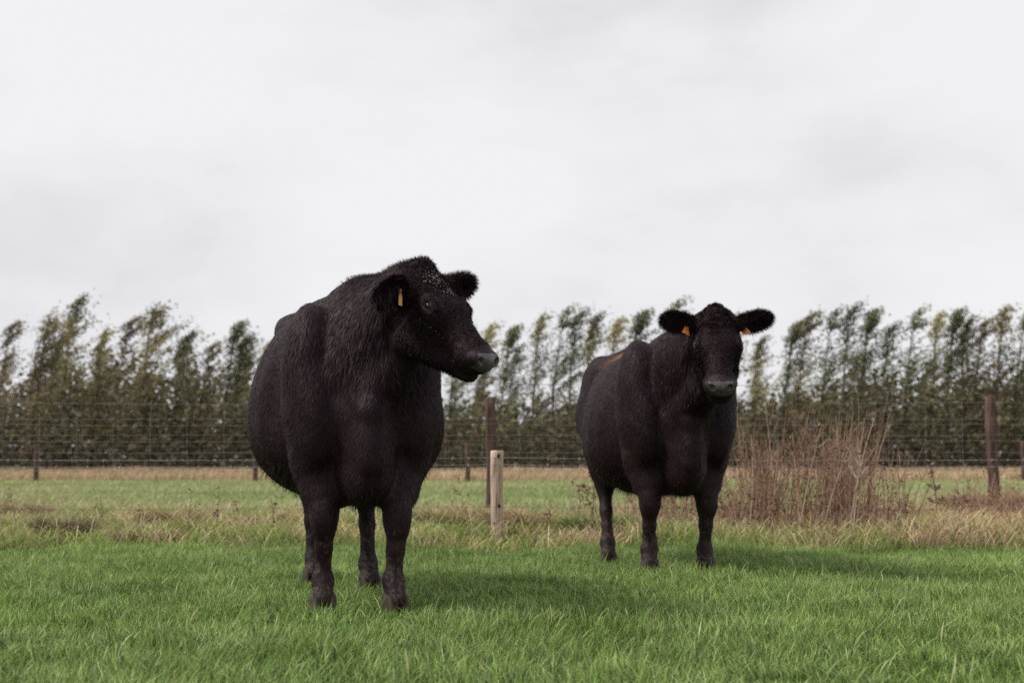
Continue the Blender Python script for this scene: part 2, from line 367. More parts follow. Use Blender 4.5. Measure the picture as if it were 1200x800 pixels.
# ---------------------------------------------------------------- fences
def post_mesh(name, base, h, r, mat, parent, lean=(0, 0), sides=14, org=(0, 0, 0), split=0, seed=0):
    rg = np.random.default_rng(seed); nz = 14; V = []
    amp = rg.normal(0, .06, (sides,)); ph = rg.uniform(0, 6)
    zs = np.linspace(-.25, h, nz)
    for k, z in enumerate(zs):
        for s in range(sides):
            a = s*2*math.pi/sides; rr = r*(1+amp[s]+.035*math.sin(z*9+a*2+ph)+rg.normal(0, .015))*(1.04-.08*k/nz)
            V.append((base[0]+rr*math.cos(a)+lean[0]*z+.006*math.sin(z*5+ph), base[1]+rr*math.sin(a)+lean[1]*z, base[2]+z+(rg.normal(0, .006) if k == nz-1 else 0)))
    t = len(V)
    for s in range(sides):   # bevelled top ring
        a = s*2*math.pi/sides; rr = r*.86*(1+amp[s])
        V.append((base[0]+rr*math.cos(a)+lean[0]*h, base[1]+rr*math.sin(a)+lean[1]*h, base[2]+h+.008))
    V.append((base[0]+lean[0]*h, base[1]+lean[1]*h, base[2]+h+.008+split)); c = len(V)-1
    Q = [(k*sides+s, k*sides+(s+1) % sides, (k+1)*sides+(s+1) % sides, (k+1)*sides+s) for k in range(nz) for s in range(sides)]
    T = [(t+s, t+(s+1) % sides, c) for s in range(sides)]
    return mesh_obj(name, np.array(V), [np.array(Q), np.array(T)], mat, parent, org=org)
# woven wire fence at Y ~13.9
FY = 13.9; sp_ = Wd(1165, 500, FY)[0]-Wd(576, 500, FY)[0]; x0 = Wd(576, 500, FY)[0]
root = empty('woven_wire_fence', (x0, FY, 0)); tag(root, 'tall woven wire fence on dark reddish-brown posts behind the cattle', 'fence'); og = (x0, FY, 0)
for q in (-2, -1, 0, 1, 2):
    bx = x0+q*sp_; hh = Wd(600, 466, FY)[2]+random.uniform(-.01, .01)
    p = post_mesh('post', (bx, FY+.06, 0), hh, .052, M['darkwood'], root, (random.uniform(-.012, .012), 0), org=og, seed=q+5)
xa, xb = x0-2*sp_, x0+2*sp_
ysl = [472, 490, 497, 509, 516, 529, 551, 575, 592, 605]
polys = []
for yy in ysl:
    z = CH+(535-yy)/FPX*FY; xs = np.arange(xa, xb, .09); ph = random.uniform(0, 6)
    zz = z+.006*np.sin(xs*1.3+ph)-.012*(1-((xs-x0) % sp_/sp_*2-1)**2)+.0025*np.sin(xs*31)
    polys.append((np.stack([xs, np.full_like(xs, FY-.004), zz], 1), .0011))
for xv in np.arange(xa, xb, .36):
    zs = np.linspace(CH+(535-606)/FPX*FY, CH+(535-472)/FPX*FY, 7)
    polys.append((np.stack([xv+.006*np.sin(zs*9+xv), np.full_like(zs, FY-.006), zs], 1), .0009))
    for yy in ysl[::1]:
        z = CH+(535-yy)/FPX*FY; polys.append((np.array([[xv, FY-.006, z-.008], [xv, FY-.006, z+.008]]), .0028))
tube_obj('wire_mesh', polys, M['wire'], root, og)
# near barbed wire fence at Y ~10.85
NY = 10.35; bx = Wd(582, 600, NY)[0]
root = empty('barbed_wire_fence', (bx, NY, 0)); tag(root, 'low barbed wire fence with a short pale wooden stake between the cows', 'fence'); og = (bx, NY, 0)
p = post_mesh('post', (bx, NY+.05, 0), CH+(535-529)/FPX*NY, .047, M['greywood'], root, (.0, 0), org=og, split=.0, seed=3, sides=12); p['label'] = 'short pale weathered stake with dark knots'
for (dx, yy, rr) in ((.012, 534, .014), (-.004, 551, .007), (.016, 592, .013), (-.02, 612, .006)):
    z = CH+(535-yy)/FPX*NY; an = np.linspace(0, 2*math.pi, 13)[:-1]
    V = [(bx+dx, NY+.05-.056, z)]+[(bx+dx+rr*math.cos(t), NY+.05-.047, z+rr*1.15*math.sin(t)) for t in an]
    mesh_obj('knot', np.array(V), np.array([(0, 1+s, 1+(s+1) % 12) for s in range(12)]), M['knot'], p, org=og)
for dx in (-5.2, 5.4):
    q = post_mesh('post', (bx+dx, NY+.06, 0), 1.28, .06, M['darkwood'], root, org=og, seed=11+int(dx))
def strand(z0, r, name, mat, barbs=True, sag=.02, xa=bx-5.2, xb=bx+5.4):
    xs = np.linspace(xa, xb, 220); t = (xs-bx)/5.3; zz = z0-sag*(1-(2*np.abs(t)-1)**2)
    r = r*.78; P = [(np.stack([xs, NY+.002*np.sin(xs*60), zz+.002*np.cos(xs*60)], 1), r)]
    if barbs:
        P.append((np.stack([xs, NY-.002*np.sin(xs*60), zz-.002*np.cos(xs*60)], 1), r))
        for xx in np.arange(xa+.05, xb, .115):
            z = np.interp(xx, xs, zz)
            for k in range(2):
                d = rng.normal(size=3); d[0] *= .5; d = d/np.linalg.norm(d)*.017
                P.append((np.array([[xx, NY, z]-d, [xx, NY, z]+d]), .0013))
            P.append((np.array([[xx-.008, NY, z], [xx+.008, NY, z]]), .0038))
    tube_obj(name, P, mat, root, og)
def zn(yy): return CH+(535-yy)/FPX*NY
strand(zn(536)+.0, .0016, 'barbed_wire', M['wire']); strand(zn(544), .0016, 'barbed_wire', M['wire'])
strand(zn(593), .0013, 'plain_wire', M['rustwire'], False); strand(zn(450), .0017, 'plain_wire', M['rustwire'], False, .012)
# far fence
root = empty('far_fence', (0, 33, 0)); tag(root, 'distant low wire fence on thin dark posts at the far field edge', 'fence')
for px in (-210, 45, 300, 548, 800, 1000, 1197, 1420):
    X = (px-600)/FPX*33.5
    post_mesh('post', (X, 33.5, 0), random.uniform(.90, .98), .062, M['darkwood'], root, (random.uniform(-.03, .03), 0), org=(0, 33, 0), seed=px+300, sides=8)
xs = np.linspace(-16.5, 16.8, 60)
tube_obj('wire_strands', [(np.stack([xs, np.full_like(xs, 33.43), z+.01*np.sin(xs*1.7+z*9)], 1), .003) for z in (.3, .5, .7, .86)], M['rustwire'], root, (0, 33, 0))

# ---------------------------------------------------------------- dry weeds
def stalk(x, y, h, lean, curl=.1, twigs=0, r=.0035):
    z0 = float(gh(x, y))-.02; n = 6; t = np.linspace(0, 1, n)
    az = random.uniform(0, 6.28) ; P = []
    px_ = x+lean*h*t+curl*h*t**2*math.cos(az); py_ = y+.5*curl*h*t**2*math.sin(az)+random.uniform(-.1, .1)*h*t; pz = z0+h*t*(1-.08*t)
    pts = np.stack([px_, py_, pz], 1); P.append((pts, np.linspace(r, r*.45, n)))
    for k in range(twigs):
        f = random.uniform(.3, .95); q = pts[int(f*(n-1))]; a = random.uniform(0, 6.28); l = h*random.uniform(.1, .28)
        d = np.array([math.cos(a)*.6, math.sin(a)*.6, random.uniform(.3, 1.0)]); P.append((np.stack([q, q+d*l*.6, q+d*l+np.array([0, 0, .03*l])]), np.array([r*.6, r*.5, r*.35])))
    return P
def weed_leafs(polys, n, s, cpal):
    cen = []
    for _ in range(n):
        p, r = random.choice(polys); f = random.uniform(.25, 1); q = p[min(len(p)-1, int(f*len(p)))]; cen.append(q+rng.normal(0, .012, 3))
    cen = np.array(cen); V, F = leaves(cen, rng.uniform(s*.5, s*1.3, n), aspect=.4)
    return V, F, np.repeat(mixc(rng.random(n), *cpal), 4, 0)
def weed_obj(name, polys, nl, s, pal, lpal, parent=None, org=(0, 0, 0)):
    V, F = tubes(polys, 3); C = []
    for p, r in polys:
        t = random.random(); C.append(np.tile((np.array(pal[0])*(1-t)+np.array(pal[1])*t), (len(p)*3, 1)))
    C = np.concatenate(C)
    if nl:
        V2, F2, C2 = weed_leafs(polys, nl, s, lpal); F2 = F2+len(V); V = np.concatenate([V, V2]); F = np.concatenate([F, F2]); C = np.concatenate([C, C2])
    return mesh_obj(name, V, F, M['dry'], parent, colors=C, org=org, smooth=False)
polys = []
def scatter_stalks(n, pxa, pxb, Ya, Yb, h0, h1, tw):
    for _ in range(n):
        Yd = random.uniform(Ya, Yb); px = random.uniform(pxa, pxb); X = (px-600)/FPX*Yd
        if vnoise(np.array([X*2.6]), np.array([Yd*2.6]), 88)[0] < .22: continue
        polys.extend(stalk(X, Yd, random.uniform(h0, h1), random.gauss(.06, .12), random.uniform(-.1, .25), random.randint(0, tw), random.uniform(.002, .0045)))
for g_ in range(48):
    c_ = random.choice([random.uniform(862, 1015), random.gauss(905, 25), random.gauss(965, 28)]); hh_ = random.choice([.42, .6, .8, 1.0])*random.uniform(.85, 1.15); yy_ = random.uniform(10.2, 11.8)
    scatter_stalks(random.randint(8, 22), c_-random.uniform(6, 16), c_+random.uniform(6, 16), yy_, yy_+.4, hh_*.6, hh_*1.12, 5)
scatter_stalks(34, 868, 1015, 10.3, 11.8, .9, 1.18, 6)
scatter_stalks(120, 850, 1040, 10.1, 11.8, .25, .75, 2)
scatter_stalks(200, 728, 870, 10.9, 12.2, .25, .66, 3)
scatter_stalks(26, 662, 706, 10.8, 11.8, .25, .62, 2)
scatter_stalks(150, 1105, 1240, 11.0, 13.4, .15, .56, 4)
scatter_stalks(36, 1005, 1070, 10.4, 12.0, .3, .72, 4)
scatter_stalks(22, 700, 760, 10.6, 11.6, .3, .6, 3)
scatter_stalks(60, 1015, 1120, 11.3, 13.0, .1, .32, 3)
o = weed_obj('dry_weed_thicket', polys, 3800, .035, ((.14, .062, .045), (.50, .34, .24)), ((.10, .055, .04), (.30, .17, .12)))
tag(o, 'thicket of brown dried weed stalks behind the smaller cow', 'dry weeds', kind='stuff')
def dead_plant(px, Yd, h, lean, tw, label, pal, r=.005, nl=30, curl=.1):
    X = (px-600)/FPX*Yd; z = float(gh(X, Yd)); root = empty('dead_stalk', (X, Yd, z)); tag(root, label, 'dead plant', 'tall dead stalks standing out of the rough grass')
    P = []
    for q in range(1 if tw < 8 else 2): P += stalk(X+q*.02, Yd, h*(1-.15*q), lean+.09*q, curl, tw, r)
    weed_obj('stem', P, 0, 0, pal, None, root, (X, Yd, z))
    V2, F2, C2 = weed_leafs(P, nl, .04, ((.12, .07, .045), (.3, .2, .13))); mesh_obj('withered_leaves', V2, F2, M['dry'], root, colors=C2, org=(X, Yd, z), smooth=False)
pale = ((.40, .32, .24), (.58, .48, .38)); dk = ((.07, .04, .03), (.14, .09, .06))
dead_plant(990, 10.05, 1.0, .1, 9, 'tall pale branching dead stalk right of the weed thicket', pale, .005)
dead_plant(930, 10.0, .92, .16, 5, 'pale slanting dead stalk in the middle of the weed thicket', pale, .0045)
dead_plant(957, 10.1, .78, .2, 6, 'pale bent stalk leaning right over the weed thicket', pale, .004)
dead_plant(874, 10.1, .86, .14, 4, 'pale thin stalk beside the shoulder of the smaller cow', pale, .004)
dead_plant(1096, 12.2, .62, .03, 6, 'dark upright weed left of the right fence post', dk, .007, 120)
dead_plant(1120, 12.6, .45, .12, 3, 'short pale leaning stalk near the right fence post', pale, .004)
dead_plant(692, 10.9, .62, .06, 6, 'dark curled dead weed left of the smaller cow hind leg', dk, .006, 130)
dead_plant(672, 11, .52, .12, 4, 'thin brown dead stalk left of the smaller cow', ((.2, .12, .08), (.3, .2, .14)), .004)
dead_plant(224, 10.2, .44, -.03, 3, 'thin dark dead stem in the rough grass left of the larger cow', dk, .004, 10)
dead_plant(1180, 11.8, .55, -.35, 5, 'brown weed leaning left against the right fence post', ((.25, .16, .11), (.36, .26, .18)), .005, 40)
dead_plant(536, 11.5, .55, -.03, 5, 'thin dry plant right of the belly of the larger cow', pale, .003, 30)
for k, px in enumerate((4, 12, 50)):
    dead_plant(px, 14.5+.3*k, (.34, .3, .22)[k], .28, 4, ('reddish twiggy weed at the left edge of the far grass', 'second twiggy weed at the left edge, leaning right', 'small dark leaning weed below the left far post')[k], ((.16, .1, .07), (.26, .17, .12)), .006, 15)

for px, Y_, h_, ln_, lb_ in ((124, 11.6, .36, .02, 'thin dark stem far left in the rough grass, below the bushy trees'), (255, 11.2, .42, .12, 'slanting dark stem beside the larger cow, leaning right'), (322, 11.0, .34, .05, 'short dark stem just left of the larger cow foreleg'),
        (285, 11.9, .30, -.08, 'short reddish stem left of the larger cow belly'), (164, 10.9, .30, .1, 'small brown weed left of the straw tussock'), (644, 10.9, .34, .05, 'lone brown weed between the pale stake and the smaller cow'), (1060, 11.5, .40, .15, 'bent brown weed in the straw right of the thicket'), (1140, 11.0, .36, -.15, 'small bent weed left of the right fence post')):
    dead_plant(px, Y_, h_, ln_, 4, lb_, ((.10, .06, .045), (.22, .15, .10)), .004, 14)
# dead-grass tussocks
def tussock(px, py, w_, h_, c, label, nb=1300, pale_=False):
    Yd = CH*FPX/(py-535); X = (px-600)/FPX*Yd; z = float(gh(X, Yd))
    a = rng.uniform(0, 6.28, nb); rr = w_*np.sqrt(rng.random(nb))*.5; bx_ = X+rr*np.cos(a); by_ = Yd+rr*np.sin(a)*.6
    C = np.asarray(c)[None]*rng.uniform(.55, 1.4, (nb, 1))
    V, F, T, C = blades(bx_, by_, gh(bx_, by_)-.01, rng.uniform(.5, 1.2, nb)*h_*1.75, rng.uniform(.004, .008, nb), rng.uniform(.55, 1.1, nb), a+rng.normal(0, .7, nb), C, .9, segs=3)
    o = mesh_obj('grass_tussock', V, [np.concatenate(F), T], M['dry'], colors=C, org=(X, Yd, z), smooth=False); o.location = (X, Yd, z)
    tag(o, label, 'tussock', 'matted grass tussocks along the fences')
tl_ = [(205, 622, .5, .13, (.28, .20, .11), 'flattened brown straw tussock left of the larger cow'), (78, 634, .3, .14, (.16, .12, .07), 'small dark tussock near the left edge'),
       (172, 640, .35, .1, (.30, .22, .13), 'low brown tussock below the flattened straw'), (560, 618, .55, .15, (.36, .26, .15), 'straw tussock at the left of the pale stake'),
       (610, 628, .5, .15, (.34, .26, .14), 'straw tussock at the right foot of the pale stake'), 
       (700, 632, .45, .13, (.18, .22, .08), 'greenish tussock beside the smaller cow hind hoof'), (800, 628, .5, .12, (.34, .26, .16), 'tan tussock between the smaller cow front legs'),
       (890, 622, .7, .14, (.44, .31, .21), 'pinkish straw mound at the left foot of the weed thicket'), (980, 622, .6, .14, (.38, .27, .18), 'straw mound at the right foot of the weed thicket'),
       (1045, 618, .7, .15, (.42, .29, .20), 'wide pale brown tussock right of the weed thicket'), (1108, 628, .5, .13, (.25, .22, .12), 'grey-green tussock left of the right fence post'),
       (1150, 612, .7, .2, (.38, .24, .17), 'reddish brown tussock at the foot of the right fence post'), (1188, 618, .6, .18, (.34, .23, .16), 'brown tussock at the right edge'),
       (520, 625, .5, .11, (.34, .29, .15), 'yellowish tussock behind the larger cow front hoof'), (30, 612, .5, .12, (.32, .24, .14), 'tan tussock at the left edge'),
       (310, 622, .5, .1, (.32, .26, .14), 'yellow tussock left of the larger cow knee')]
for a_ in tl_: tussock(*a_)

# ---------------------------------------------------------------- cow modelling (implicit surface -> one mesh)
def smin(a, b, k):
    h = np.clip(.5+.5*(a-b)/k, 0, 1); return a*(1-h)+b*h-k*h*(1-h)
class Field:
    def __init__(s, xs, ys, zs):
        s.x, s.y, s.z = xs.astype(np.float32), ys.astype(np.float32), zs.astype(np.float32)
        s.F = np.full((len(xs), len(ys), len(zs)), .6, np.float32)
    def box(s, lo, hi):
        r = []
        for a, l, h in ((s.x, lo[0], hi[0]), (s.y, lo[1], hi[1]), (s.z, lo[2], hi[2])):
            r.append(slice(max(0, np.searchsorted(a, l)-1), min(len(a), np.searchsorted(a, h)+1)))
        return tuple(r)
    def put(s, fn, lo, hi, k, sub=False):
        m = k+.03; b = s.box(np.asarray(lo)-m, np.asarray(hi)+m)
        X, Y, Z = s.x[b[0]][:, None, None], s.y[b[1]][None, :, None], s.z[b[2]][None, None, :]
        if 0 in (X.size, Y.size, Z.size): return
        d = fn(X, Y, Z)
        s.F[b] = -smin(-s.F[b], d, k) if sub else smin(s.F[b], d, k)
    def cone(s, a, b, ra, rb, k=.05, sub=False):
        a = np.asarray(a, float); b = np.asarray(b, float); ba = b-a; bb = ba.dot(ba)
        def fn(X, Y, Z):
            t = np.clip(((X-a[0])*ba[0]+(Y-a[1])*ba[1]+(Z-a[2])*ba[2])/bb, 0, 1)
            return np.sqrt((X-a[0]-t*ba[0])**2+(Y-a[1]-t*ba[1])**2+(Z-a[2]-t*ba[2])**2)-(ra+t*(rb-ra))
        r = max(ra, rb); s.put(fn, np.minimum(a, b)-r, np.maximum(a, b)+r, k, sub)
    def chain(s, pts, rs, k=.03):
        for i in range(len(pts)-1): s.cone(pts[i], pts[i+1], rs[i], rs[i+1], k)
    def ell(s, c, r, Rm=np.eye(3), k=.05, sub=False):
        c = np.asarray(c, float); r = np.asarray(r, float); Rm = np.asarray(Rm, float)   # rows = axes
        def fn(X, Y, Z):
            q = [((X-c[0])*Rm[i, 0]+(Y-c[1])*Rm[i, 1]+(Z-c[2])*Rm[i, 2]) for i in range(3)]
            k0 = np.sqrt(sum((q[i]/r[i])**2 for i in range(3))); k1 = np.sqrt(sum((q[i]/r[i]**2)**2 for i in range(3)))+1e-6
            return k0*(k0-1)/k1
        R_ = max(r); s.put(fn, c-R_, c+R_, k, sub)
def surface_nets(fd):
    F = fd.F; xs, ys, zs = fd.x, fd.y, fd.z; ins = F < 0
    c = np.zeros(tuple(d-1 for d in F.shape), np.int8)
    for dx in (0, 1):
        for dy in (0, 1):
            for dz in (0, 1): c += ins[dx:F.shape[0]-1+dx, dy:F.shape[1]-1+dy, dz:F.shape[2]-1+dz]
    act = (c > 0) & (c < 8); I, J, K = np.nonzero(act); idx = np.full(act.shape, -1, np.int64); idx[I, J, K] = np.arange(len(I))
    P = np.zeros((len(I), 3)); n = np.zeros(len(I))
    for ax in range(3):
        o1, o2 = [q for q in range(3) if q != ax]
        for u in (0, 1):
            for v in (0, 1):
                a = [I.copy(), J.copy(), K.copy()]; a[o1] = a[o1]+u; a[o2] = a[o2]+v; b = [q.copy() for q in a]; b[ax] = b[ax]+1
                fa = F[a[0], a[1], a[2]]; fb = F[b[0], b[1], b[2]]; m = (fa < 0) != (fb < 0)
                t = np.where(m, fa/np.where(m, fa-fb, 1), 0)
                pa = np.stack([xs[a[0]], ys[a[1]], zs[a[2]]], 1); pb = np.stack([xs[b[0]], ys[b[1]], zs[b[2]]], 1)
                P += np.where(m[:, None], pa+(pb-pa)*t[:, None], 0); n += m
    P /= n[:, None]; Q = []
    for ax in range(3):
        sl0 = [slice(None)]*3; sl1 = [slice(None)]*3; sl0[ax] = slice(0, -1); sl1[ax] = slice(1, None)
        ch = ins[tuple(sl0)] != ins[tuple(sl1)]; fw = ins[tuple(sl0)]
        o1, o2 = (ax+1) % 3, (ax+2) % 3
        A = np.array(np.nonzero(ch)); ok = (A[o1] > 0) & (A[o2] > 0) & (A[o1] < F.shape[o1]-1) & (A[o2] < F.shape[o2]-1); A = A[:, ok]; dirf = fw[tuple(A)]
        def cell(u, v):
            B = A.copy(); B[o1] -= u; B[o2] -= v; return idx[tuple(B)]
        q = np.stack([cell(1, 1), cell(0, 1), cell(0, 0), cell(1, 0)], 1); q[~dirf] = q[~dirf][:, ::-1]; Q.append(q)
    return P, np.concatenate(Q)
def vnormals(V, Q):
    n = np.cross(V[Q[:, 2]]-V[Q[:, 0]], V[Q[:, 3]]-V[Q[:, 1]]); N_ = np.zeros_like(V)
    for k in range(4): np.add.at(N_, Q[:, k], n)
    return N_/(np.linalg.norm(N_, axis=1)[:, None]+1e-12), np.linalg.norm(n, axis=1)*.5

def axis_grid(lo, hi, flo, fhi, c, f):
    a = [lo]
    while a[-1] < hi: a.append(a[-1]+(f if flo < a[-1] < fhi else c))
    return np.array(a)

bm_, N, L, P = node_mat('black_hide')
at = N.new('ShaderNodeAttribute'); at.attribute_name = 'tint'; L.new(at.outputs['Color'], P.inputs['Base Color'])
P.inputs['Roughness'].default_value = .6; P.inputs['Specular IOR Level'].default_value = .25
tc = N.new('ShaderNodeTexCoord'); mp = N.new('ShaderNodeMapping'); mp.inputs['Scale'].default_value = (1, 1, .3); L.new(tc.outputs['Object'], mp.inputs[0])
n2 = N.new('ShaderNodeTexNoise'); n2.inputs['Scale'].default_value = 120; n2.inputs['Detail'].default_value = 4; L.new(mp.outputs[0], n2.inputs['Vector'])
b = N.new('ShaderNodeBump'); b.inputs['Distance'].default_value = .006; b.inputs['Strength'].default_value = .6; L.new(n2.outputs['Fac'], b.inputs['Height']); L.new(b.outputs[0], P.inputs['Normal'])
M['hide'] = bm_
hm_, N, L, P = node_mat('black_coat_hair')
at = N.new('ShaderNodeAttribute'); at.attribute_name = 'tint'; L.new(at.outputs['Color'], P.inputs['Base Color'])
P.inputs['Roughness'].default_value = .46; P.inputs['Specular IOR Level'].default_value = .17; P.inputs['Specular Tint'].default_value = (1, .80, .86, 1)
M['hair'] = hm_

def ribbons(root, nrm, dirv, length, width, curl, C):
    """strands lying on the coat: root, mid, tip"""
    n = len(root); d = dirv
    mid = root+d*(length*.5)[:, None]+nrm*(length*curl)[:, None]
    tip = root+d*length[:, None]+nrm*(length*curl*.9)[:, None]-np.array([0, 0, 1])*(length*.12)[:, None]
    s = np.cross(d, nrm)+rng.normal(0, .25, (n, 3)); s /= np.linalg.norm(s, axis=1)[:, None]+1e-9; s = s*(width*.5)[:, None]
    V = np.stack([root-s, root+s, mid+s*.9, mid-s*.9, tip], 1).reshape(-1, 3); b = (np.arange(n)*5)[:, None]
    return V, b+np.array([[0, 1, 2, 3]]), b+np.array([[3, 2, 4]]), np.repeat(C, 5, 0)

def make_cow(label, O, theta, T, feet, head, tagspec, patch=None, flakes=None, seed=1, nfur=150000, frame_scale=1.0, tail_side=1, mane=1.0, fur_view=None):
    """O: world xy of the rump end; theta: heading; T: torso stations; feet: dict of world foot points; head: dict"""
    fx = np.array([math.sin(theta), -math.cos(theta), 0]); lf = np.array([math.cos(theta), math.sin(theta), 0])
    O = np.array([O[0], O[1], 0.0])
    def Lp(s, y, z): return O+fx*s+lf*y+np.array([0, 0, z])
    T = np.array(T, float)      # s, ztop, zbot, hw, zwide
    hy, hp, hr = head['yaw'], head['pitch'], head.get('roll', 0)
    hx = np.array([math.sin(hy)*math.cos(hp), -math.cos(hy)*math.cos(hp), -math.sin(hp)]); hl = np.array([math.cos(hy), math.sin(hy), 0]); hz = np.cross(hx, hl)
    hl2 = hl*math.cos(hr)+hz*math.sin(hr); hz = np.cross(hx, hl2); hl = hl2; HP = head['poll']; hs = head.get('scale', 1)
    HR = np.array([hx, hl, hz])
    def Hp(x, y, z): return HP+(hx*x+hl*y+hz*z)*hs
    muz = Hp(.5, 0, -.08)
    allp = np.array([Lp(-.12, .45, 0), Lp(-.12, -.45, 0), Lp(1.7, .4, 0), Lp(1.7, -.4, 0), HP, muz, Hp(0, .33, 0), Hp(0, -.33, 0), Hp(.2, 0, -.4)])
    lo = allp.min(0)-.08; hi = allp.max(0)+.08; lo[2] = -.02; hi[2] = max(1.5, HP[2]+.14)
    hb = np.array([HP, muz, Hp(0, .3, 0), Hp(0, -.3, 0), Hp(.2, 0, -.3), Hp(.5, 0, -.2)]); flo = hb.min(0)-.04; fhi = hb.max(0)+.06
    fd = Field(axis_grid(lo[0], hi[0], flo[0], fhi[0], .011, .0052), axis_grid(lo[1], hi[1], flo[1], fhi[1], .011, .0052), axis_grid(lo[2], hi[2], flo[2], fhi[2], .010, .0052))
    # torso loft
    def torso(X, Y, Z):
        s = (X-O[0])*fx[0]+(Y-O[1])*fx[1]; y = (X-O[0])*lf[0]+(Y-O[1])*lf[1]
        zt = np.interp(s, T[:, 0], T[:, 1]); zb = np.interp(s, T[:, 0], T[:, 2]); hw = np.interp(s, T[:, 0], T[:, 3]); zw = np.interp(s, T[:, 0], T[:, 4])
        up = Z > zw; h = np.where(up, zt-zw, zw-zb); n_ = np.where(up, 1.95, 2.25)
        rho = ((np.abs(y)/hw)**n_+(np.abs(Z-zw)/h)**n_)**(1/n_)
        d = (rho-1)*np.minimum(hw, h)*.9
        e = np.maximum(s-T[-1, 0], T[0, 0]-s)
        return np.where(e > -.04, -smin(-d, -e, .08), d)
    b0 = np.array([lo[0], lo[1], .3]); b1 = np.array([hi[0], hi[1], 1.5]); fd.put(torso, b0, b1, .05)
    # smooth interpolation kinks of the loft with muscles
    for sd in (1, -1):
        fd.ell(Lp(1.30, sd*.205, .93), (.16, .12, .31), np.array([fx, lf, [0, 0, 1]]), .04)          # shoulder
        fd.ell(Lp(1.41, sd*.185, .76), (.095, .085, .19), np.array([fx, lf, [0, 0, 1]]), .07)           # point of shoulder
        fd.ell(Lp(.20, sd*.17, .92), (.20, .12, .30), np.array([fx, lf, [0, 0, 1]]), .08)            # thigh
        fd.ell(Lp(.44, sd*.21, T[:, 1].max()-.14), (.09, .06, .05), np.array([fx, lf, [0, 0, 1]]), .08)   # hook bone
    for sd in (1, -1): fd.ell(Lp(1.09, sd*.415, .84), (.06, .07, .34), np.array([fx, lf, [0, 0, 1]]), .06, True)
    for sd in (1, -1): fd.ell(Lp(.55, sd*.46, 1.12), (.13, .09, .11), np.array([fx, lf, [0, 0, 1]]), .09, True)
    fd.ell(Lp(1.48, 0, .63), (.15, .085, .20), np.array([fx, lf, [0, 0, 1]]), .08)                      # brisket
    fd.ell(Lp(1.585, 0, .66), (.055, .045, .17), np.array([fx, lf, [0, 0, 1]]), .04)
    fd.ell(Lp(1.33, 0, .53), (.22, .105, .10), np.array([fx, lf, [0, 0, 1]]), .08)
    zt = T[:, 1].max()
    fd.cone(Lp(.0, 0, zt-.10), Lp(-.05, 0, zt-.22), .05, .032, .05)                                     # tail head
    fd.chain([Lp(-.05, 0, zt-.22), Lp(-.085, .0, .9), Lp(-.07, .02*tail_side, .55)], [.03, .022, .016], .02)
    # neck
    th = Hp(.06, 0, -.20); nk = Hp(-.02, 0, -.10)
    fd.cone(Lp(1.20, 0, zt-.12), Hp(-.03, 0, -.10), .095, .07, .07)
    fd.cone(Lp(1.38, 0, .98), Hp(.0, 0, -.16), .175, .10, .05)
    fd.cone(Lp(1.28, 0, 1.08), Hp(-.01, 0, -.14), .175, .10, .07)
    fd.cone(Lp(1.46, 0, .80), Hp(.13, 0, -.255), .115, .07, .05)
    fd.chain([Hp(.07, 0, -.27), Lp(1.50, 0, .92)*.5+Hp(.03, 0, -.30)*.5, Lp(1.60, 0, .80), Lp(1.60, 0, .60)], [.04, .045, .042, .04], .035)
    # head
    def H3(r): return np.asarray(r)*hs
    fd.ell(Hp(.045, 0, -.085), H3((.10, .088, .085)), HR, .03)                      # cranium
    fd.cone(Hp(.03, .03, -.07), Hp(.2, .05, -.07), .058*hs, .052*hs, .03); fd.cone(Hp(.03, -.03, -.07), Hp(.2, -.05, -.07), .058*hs, .052*hs, .03)   # broad forehead
    fd.ell(Hp(-.028, 0, -.028), H3((.046, .044, .046)), HR, .022)                      # poll
    for sd in (1, -1):
        fd.ell(Hp(.175, sd*.088, -.065), H3((.052, .036, .038)), HR, .02)           # orbit
        fd.ell(Hp(.15, sd*.060, -.165), H3((.12, .048, .10)), HR, .04)              # cheek
        fd.cone(Hp(.15, sd*.050, -.262), Hp(.40, sd*.022, -.155), .052*hs, .038*hs, .04)   # mandible
    fd.cone(Hp(.12, 0, -.19), Hp(.41, 0, -.135), .075*hs, .042*hs, .04)
    fd.cone(Hp(.2, 0, -.085), Hp(.40, 0, -.080), .082*hs, .056*hs, .05)             # nasal
    fd.ell(Hp(.420, 0, -.088), H3((.068, .082, .064)), HR, .03)                     # muzzle
    fd.ell(Hp(.455, 0, -.072), H3((.050, .062, .048)), HR, .02)                     # nose pad
    fd.ell(Hp(.425, 0, -.158), H3((.054, .058, .034)), HR, .012)                    # chin / lower lip
    for sd in (1, -1):
        cc_, ss_ = math.cos(.6*sd), math.sin(.6*sd)
        fd.ell(Hp(.462, sd*.050, -.056), H3((.032, .024, .026)), HR, .012)          # nostril wing
        fd.ell(Hp(.490, sd*.044, -.044), H3((.022, .011, .017)), np.array([hx*.75+hz*.66, hl*cc_-(hz*.75-hx*.66)*ss_, (hz*.75-hx*.66)*cc_+hl*ss_]), .006, True)
        fd.ell(Hp(.177, sd*.125, -.040), H3((.027, .022, .014)), HR, .008, True)    # eye slit
        fd.cone(Hp(.150, sd*.099, -.030), Hp(.208, sd*.101, -.030), .013*hs, .011*hs, .010)   # upper lid
        fd.cone(Hp(.30, sd*.082, -.135), Hp(.46, sd*.050, -.120), .004, .005, .010, True)   # mouth line
    fd.cone(Hp(.475, .050, -.118), Hp(.475, -.050, -.118), .005, .005, .010, True)
    # ears
    earinfo = []
